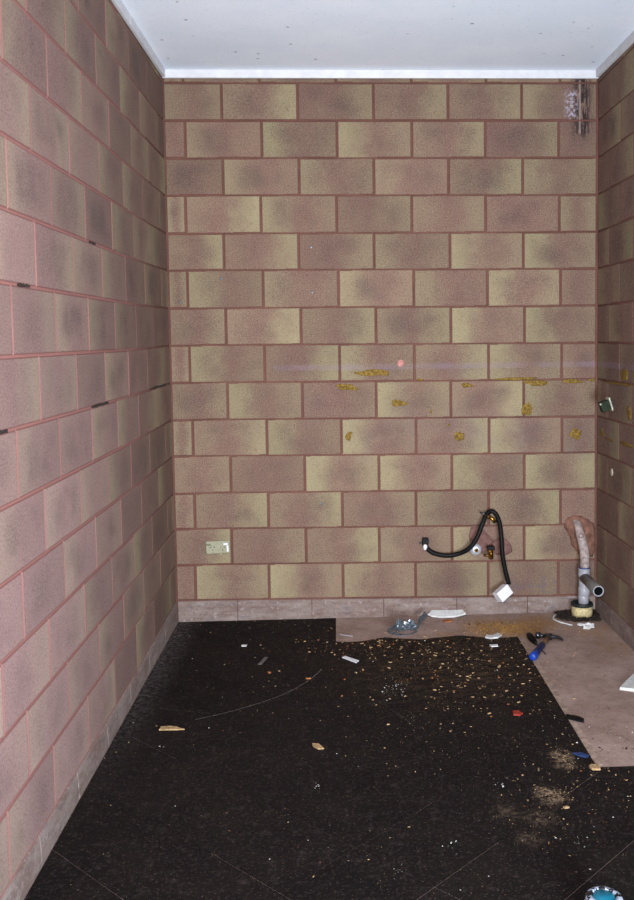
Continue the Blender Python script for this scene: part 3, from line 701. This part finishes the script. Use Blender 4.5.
def flake(name, label, cat, pts, th, mat, z0=FZ, group=None, tilt=0.0, n_jit=0.001):
    cx = sum(p[0] for p in pts) / len(pts); cy = sum(p[1] for p in pts) / len(pts)
    bm = bmesh.new(); loc = [(x - cx, y - cy) for x, y in pts]
    d = []
    for i in range(len(loc)):
        a, b = loc[i], loc[(i + 1) % len(loc)]
        for k in range(3): d.append((a[0] + (b[0] - a[0]) * k / 3 + random.uniform(-n_jit, n_jit), a[1] + (b[1] - a[1]) * k / 3 + random.uniform(-n_jit, n_jit)))
    add_prism(bm, d, 0, th, th * .2)
    if tilt:
        ym = min(p[1] for p in d)
        for v in bm.verts: v.co.z += (v.co.y - ym) * tilt
    o = link(name, bm, mat); o.location = (cx, cy, z0 + 0.0003)
    group = dict(plaster_chip='white plaster chips on the floor', wood_chip='pale wood splinters on the floor', orange_chip='orange chips on the floor').get(name, group)
    return tag(o, label, cat, group)
flake('plaster_slab', 'long white plaster offcut lying against the back wall', 'offcut', [(1.373, -.030), (1.395, -.007), (1.566, -.007), (1.580, -.035), (1.520, -.052), (1.44, -.055), (1.39, -.045)], .008, M['chip_white'], tilt=.45)
o = flake('orange_chip', 'orange wood crumb in front of the long white offcut', 'chip', [(1.44, -.115), (1.47, -.10), (1.50, -.11), (1.49, -.13), (1.45, -.135)], .006, M['chip_orange'])
flake('plastic_strip', 'pale blue-grey plastic strip at the start of the bare floor', 'strip', [(.882, -.285), (.89, -.30), (.955, -.335), (.948, -.32)], .003, M['pvc'])
flake('white_strip', 'narrow white plastic strip on the black tiles near the back', 'strip', [(.895, -.655), (.91, -.64), (.975, -.71), (.962, -.735)], .004, M['white_plastic'], z0=.0005)
flake('plaster_chip', 'greenish white plaster chip at the edge of the black tiles', 'chip', [(1.625, -.42), (1.64, -.385), (1.67, -.40), (1.70, -.36), (1.715, -.395), (1.69, -.43), (1.65, -.44)], .008, M['chip_white'], z0=.0005)
flake('plaster_chip', 'small white chip just in front of the greenish plaster chip', 'chip', [(1.63, -.53), (1.67, -.53), (1.668, -.555), (1.634, -.56)], .004, M['white_plastic'], z0=.0005)
flake('wood_chip', 'long pale wood splinter on the black tiles near the left wall', 'chip', [(.172, -1.408), (.20, -1.402), (.235, -1.413), (.270, -1.435), (.22, -1.437), (.170, -1.434)], .005, M['chip_wood'], z0=.0005)
flake('wood_chip', 'short pale wood splinter alone in the middle of the black tiles', 'chip', [(.775, -1.600), (.80, -1.605), (.822, -1.650), (.80, -1.652), (.780, -1.628)], .004, M['chip_wood'], z0=.0005)
flake('red_chip', 'red plastic chip on the black tiles beside the bare bay', 'chip', [(1.588, -1.36), (1.612, -1.355), (1.625, -1.385), (1.61, -1.405), (1.585, -1.395)], .006, M['chip_red'], z0=.0005)
flake('black_shard', 'black torn tile shard lying across the edge of the bare bay', 'shard', [(1.795, -1.415), (1.825, -1.43), (1.855, -1.465), (1.85, -1.487), (1.82, -1.470), (1.79, -1.445)], .008, M['black_rubber'], z0=.0005)
flake('blue_scrap', 'thin blue plastic scrap near the corner of the bare bay', 'scrap', [(1.735, -1.755), (1.76, -1.752), (1.79, -1.780), (1.778, -1.797), (1.75, -1.775)], .004, M['blue_primer'], z0=.0005)
flake('yellow_chip', 'yellow wood chip at the near corner of the bare bay', 'chip', [(1.765, -1.865), (1.78, -1.855), (1.806, -1.872), (1.80, -1.893), (1.772, -1.892)], .007, M['chip_wood'], z0=.0005)
flake('tin_strip', 'grey metal strip lying flat on black tiles near the back wall', 'strip', [(.498, -.715), (.516, -.715), (.538, -.620), (.522, -.618)], .003, M['pale_grey'], z0=.0005)
flake('orange_chip', 'orange chip on the black tiles at the end of the curved scratch', 'chip', [(.730, -.916), (.752, -.914), (.753, -.924), (.731, -.925)], .005, M['chip_orange'], z0=.0005)
flake('orange_chip', 'orange chip on the black tiles close to the grey metal strip', 'chip', [(.552, -.820), (.568, -.826), (.566, -.838), (.553, -.834)], .005, M['chip_orange'], z0=.0005)
flake('plaster_chip', 'white chip on the black tiles in the far left part of the floor', 'chip', [(.392, -.428), (.42, -.43), (.418, -.450), (.394, -.448)], .004, M['chip_white'], z0=.0005)
flake('wood_chip', 'pale splinter on the black tiles below the dust trail', 'chip', [(1.604, -2.143), (1.618, -2.138), (1.626, -2.146), (1.610, -2.152)], .004, M['chip_wood'], z0=.0005)
# white plaster triangle by the right edge
o = flake('plaster_offcut', 'white triangular plasterboard offcut on the bare floor by the side wall', 'offcut', [(2.095, -1.155), (2.24, -.96), (2.285, -1.02), (2.25, -1.17), (2.16, -1.185)], .014, M['chip_white'])
bm = bmesh.new(); add_prism(bm, [(-.10, .0), (.02, -.055), (.02, -.062), (-.105, -.006)], .0, .006); l_ = link('torn_edge', bm, M['chip_orange'], o); l_.location = (-.0, -.045, 0)

# string and crumpled wrapper beside the waste
bm = bmesh.new(); sp = [(2.128, -.030), (2.095, -.050), (2.066, -.075), (2.050, -.110), (2.042, -.150), (2.062, -.195), (2.085, -.225), (2.115, -.262)]
sp = [(x, y, FZ + .0045 + .002 * abs(math.sin(i * 2))) for i, (x, y) in enumerate(sp)]; O4 = Vector((2.07, -.15, FZ)); add_tube(bm, [p - O4 for p in catmull(sp, 8)], .0038, 7, jit=.35)
o = link('string', bm, M['chip_white'], None, True); o.location = O4; tag(o, 'frayed white string curled on the floor beside the yellowed collar', 'string')
bm = bmesh.new(); crumple(bm, (0, 0, .014), .026, 5.5, (1.05, .8, .55), .6, 3); o = link('crumpled_wrapper', bm, M['chip_white']); o.location = (2.190, -.305, FZ)
bm = bmesh.new(); crumple(bm, (0, 0, .012), .014, 2.5, (1.3, .8, .6), .5, 2); l_ = link('wrapper_twist', bm, M['chip_white'], o); l_.location = (-.030, .036, 0)
tag(o, 'crumpled white wrapper on the floor in front of the yellowed collar', 'wrapper')

# ------------------------------------------------------------------ turquoise tin
t = thing('paint_tin', 'small tin with turquoise lid and splashed silver and black side', 'tin', (1.560, -2.765, 0.0006))
bm = bmesh.new(); add_lathe(bm, [(0, 0), (.046, 0), (.048, .003), (.048, .028), (.0, .028)], (0, 0, 0), (0, 0, 1), 32); link('tin_base', bm, M['steel'], t, True)
bm = bmesh.new(); add_lathe(bm, [(0, .0275), (.0476, .0275), (.0476, .072), (.045, .080), (0, .080)], (0, 0, 0), (0, 0, 1), 32); link('tin_side', bm, M['black_rubber'], t, True)
bm = bmesh.new(); add_lathe(bm, [(.029, .076), (.0475, .0765), (.049, .080), (.045, .088), (.033, .0915), (.029, .087)], (0, 0, 0), (0, 0, 1), 36, True); link('rim', bm, M['splashed'], t, True)
bm = bmesh.new(); add_lathe(bm, [(0, .0795), (.0292, .0795), (.0292, .086), (.027, .0885), (0, .0890)], (0, 0, 0), (0, 0, 1), 36); link('lid', bm, M['teal'], t, True)
for i in range(9):
    a = math.radians(20 + i * 38); z = .05 + .03 * math.sin(i * 2.2)
    bm = bmesh.new(); crumple(bm, (.0475 * math.cos(a), .0475 * math.sin(a), z), .0075, i * 1.7, (.45, .8, 1.5), .6, 1); link('paint_splash', bm, M['chip_white' if i % 3 else 'teal'], t)

# ------------------------------------------------------------------ uncountable crumbs
def crumb(bm, x, y, z, s, flat=.35):
    a = random.uniform(0, math.pi); n = random.choice((3, 4, 5)); el = random.uniform(.22, .75)
    lo, hi = [], []
    for i in range(n):
        th = a + 2 * math.pi * i / n + random.uniform(-.3, .3); u, v = s * math.cos(th), s * el * math.sin(th)
        c_, s_ = math.cos(a), math.sin(a); u, v = u * c_ - v * s_, u * s_ + v * c_
        lo.append(bm.verts.new((x + u, y + v, z))); hi.append(bm.verts.new((x + u * .8, y + v * .8, z + s * flat * random.uniform(.5, 1.4))))
    bm.faces.new(hi)
    for i in range(n): bm.faces.new((lo[i], lo[(i + 1) % n], hi[(i + 1) % n], hi[i]))
def is_bare(x, y): return (x > .866 and y > -.39) or (x > 1.795 and y > -1.868)
def scatter(name, label, mat, draws, cat='debris'):
    bm = bmesh.new()
    for n, fx, s0, s1 in draws:
        for _ in range(n):
            x, y = fx()
            if not (.012 < x < W - .012 and -4.5 < y < -.012): continue
            s = (s0 + (s1 - s0) * random.random() ** 3.5) * 0.85
            crumb(bm, x, y, (FZ if is_bare(x, y) else 0.0002), s)
    o = link(name, bm, mat, recalc=False); o['kind'] = 'stuff'; tag(o, label, cat); return o
U = random.uniform; G = random.gauss
scatter('wood_crumbs', 'tan wood crumbs and splinters strewn over the black tiles', M['chip_wood'], [
    (330, lambda: (U(0, W), U(-2.9, 0)), .0015, .006), (520, lambda: (G(1.5, .26), G(-.8, .33)), .002, .012),
    (170, lambda: (G(1.05, .25), G(-.50, .09)), .002, .012), (260, lambda: (G(1.75, .18), G(-1.95, .22)), .0015, .007), (110, lambda: (G(1.25, .2), G(-1.6, .25)), .0015, .006), (50, lambda: (U(0, 1), U(-.3, 0)), .002, .007),
    (200, lambda: (G(1.69, .02), G(-1.80, .045)), .001, .004), (200, lambda: (G(1.60, .028), G(-2.05, .03)), .001, .004), (130, lambda: (G(1.50, .07), G(-2.25, .08)), .001, .003)])
scatter('orange_crumbs', 'orange brick and wood crumbs scattered over the floor', M['chip_orange'], [
    (120, lambda: (U(0, W), U(-2.9, 0)), .0015, .005), (260, lambda: (G(1.45, .3), G(-.75, .3)), .002, .009), (90, lambda: (G(1.0, .2), G(-.48, .08)), .002, .009), (70, lambda: (G(1.85, .2), G(-2.05, .2)), .0015, .005)])
scatter('plaster_crumbs', 'tiny white plaster crumbs scattered over the floor', M['chip_white'], [
    (170, lambda: (U(0, W), U(-2.9, 0)), .001, .0042), (60, lambda: (G(1.12, .04), G(-1.08, .05)), .001, .0055), (60, lambda: (G(1.9, .25), G(-1.9, .3)), .001, .005), (45, lambda: (G(2.05, .1), G(-1.6, .1)), .001, .006), (40, lambda: (G(1.6, .4), G(-.5, .3)), .001, .006),
    (8, lambda: (G(1.43, .01), G(-1.97, .01)), .002, .006), (8, lambda: (G(.80, .01), G(-1.93, .01)), .002, .005), (10, lambda: (G(1.22, .02), G(-2.35, .02)), .001, .004), (8, lambda: (G(1.6, .01), G(-2.35, .02)), .001, .005), (10, lambda: (G(1.05, .01), G(-2.46, .02)), .001, .004)])
scatter('sawdust', 'ochre sawdust spread on the bare floor in front of the hose', M['sawdust'], [
    (2400, lambda: (G(1.74, .11), G(-.27, .055)), .0015, .007), (700, lambda: (G(1.93, .11), G(-.20, .09)), .001, .005), (250, lambda: (G(2.22, .07), G(-.40, .10)), .001, .004), (200, lambda: (U(.88, 2.3), U(-.38, 0)), .001, .004), (160, lambda: (U(1.82, 2.3), U(-1.85, -.4)), .001, .004)])
scatter('dark_grit', 'dark earth grit scattered over the bare floor', M['dark'], [
    (160, lambda: (U(1.83, 2.3), U(-1.85, -.3)), .001, .005), (120, lambda: (U(.88, 2.2), U(-.37, 0)), .001, .006), (60, lambda: (G(1.93, .05), G(-1.7, .06)), .0015, .008), (40, lambda: (G(1.64, .05), G(-.16, .04)), .002, .012)])
bm = bmesh.new()
for _ in range(330):
    x, y = U(2.075, 2.300), U(-.185, -.012)
    if (x - 2.212) ** 2 + (y + .092) ** 2 < .058 ** 2: continue
    crumple(bm, (x, y, FZ + .004 + U(0, .007)), U(.005, .013), U(0, 50), (1, 1, .7), .8, 1)
o = link('earth_rubble', bm, M['dark']); o['kind'] = 'stuff'; tag(o, 'dark earth rubble heaped around the yellowed floor collar', 'rubble')
# curved scratch: a line of fine pale dust
bm = bmesh.new()
arc = catmull([(.30, -1.335, 0), (.42, -1.27, 0), (.52, -1.20, 0), (.62, -1.115, 0), (.70, -1.01, 0), (.765, -.890, 0), (.80, -.80, 0)], 60)
for p in arc:
    for _ in range(2): crumb(bm, p.x + G(0, .0018), p.y + G(0, .0018), .0002, U(.0008, .0022), .2)
for p0, p1 in (((1.05, -1.20), (1.17, -1.45)), ((.12, -1.2), (.35, -1.28))):
    for i in range(50): crumb(bm, p0[0] + (p1[0] - p0[0]) * i / 50 + G(0, .002), p0[1] + (p1[1] - p0[1]) * i / 50 + G(0, .002), .0002, U(.001, .002), .2)
o = link('scratch_dust', bm, M['pale_grey'], recalc=False); o['kind'] = 'stuff'; tag(o, 'pale dust in a long curved scratch across the black tiles', 'dust')
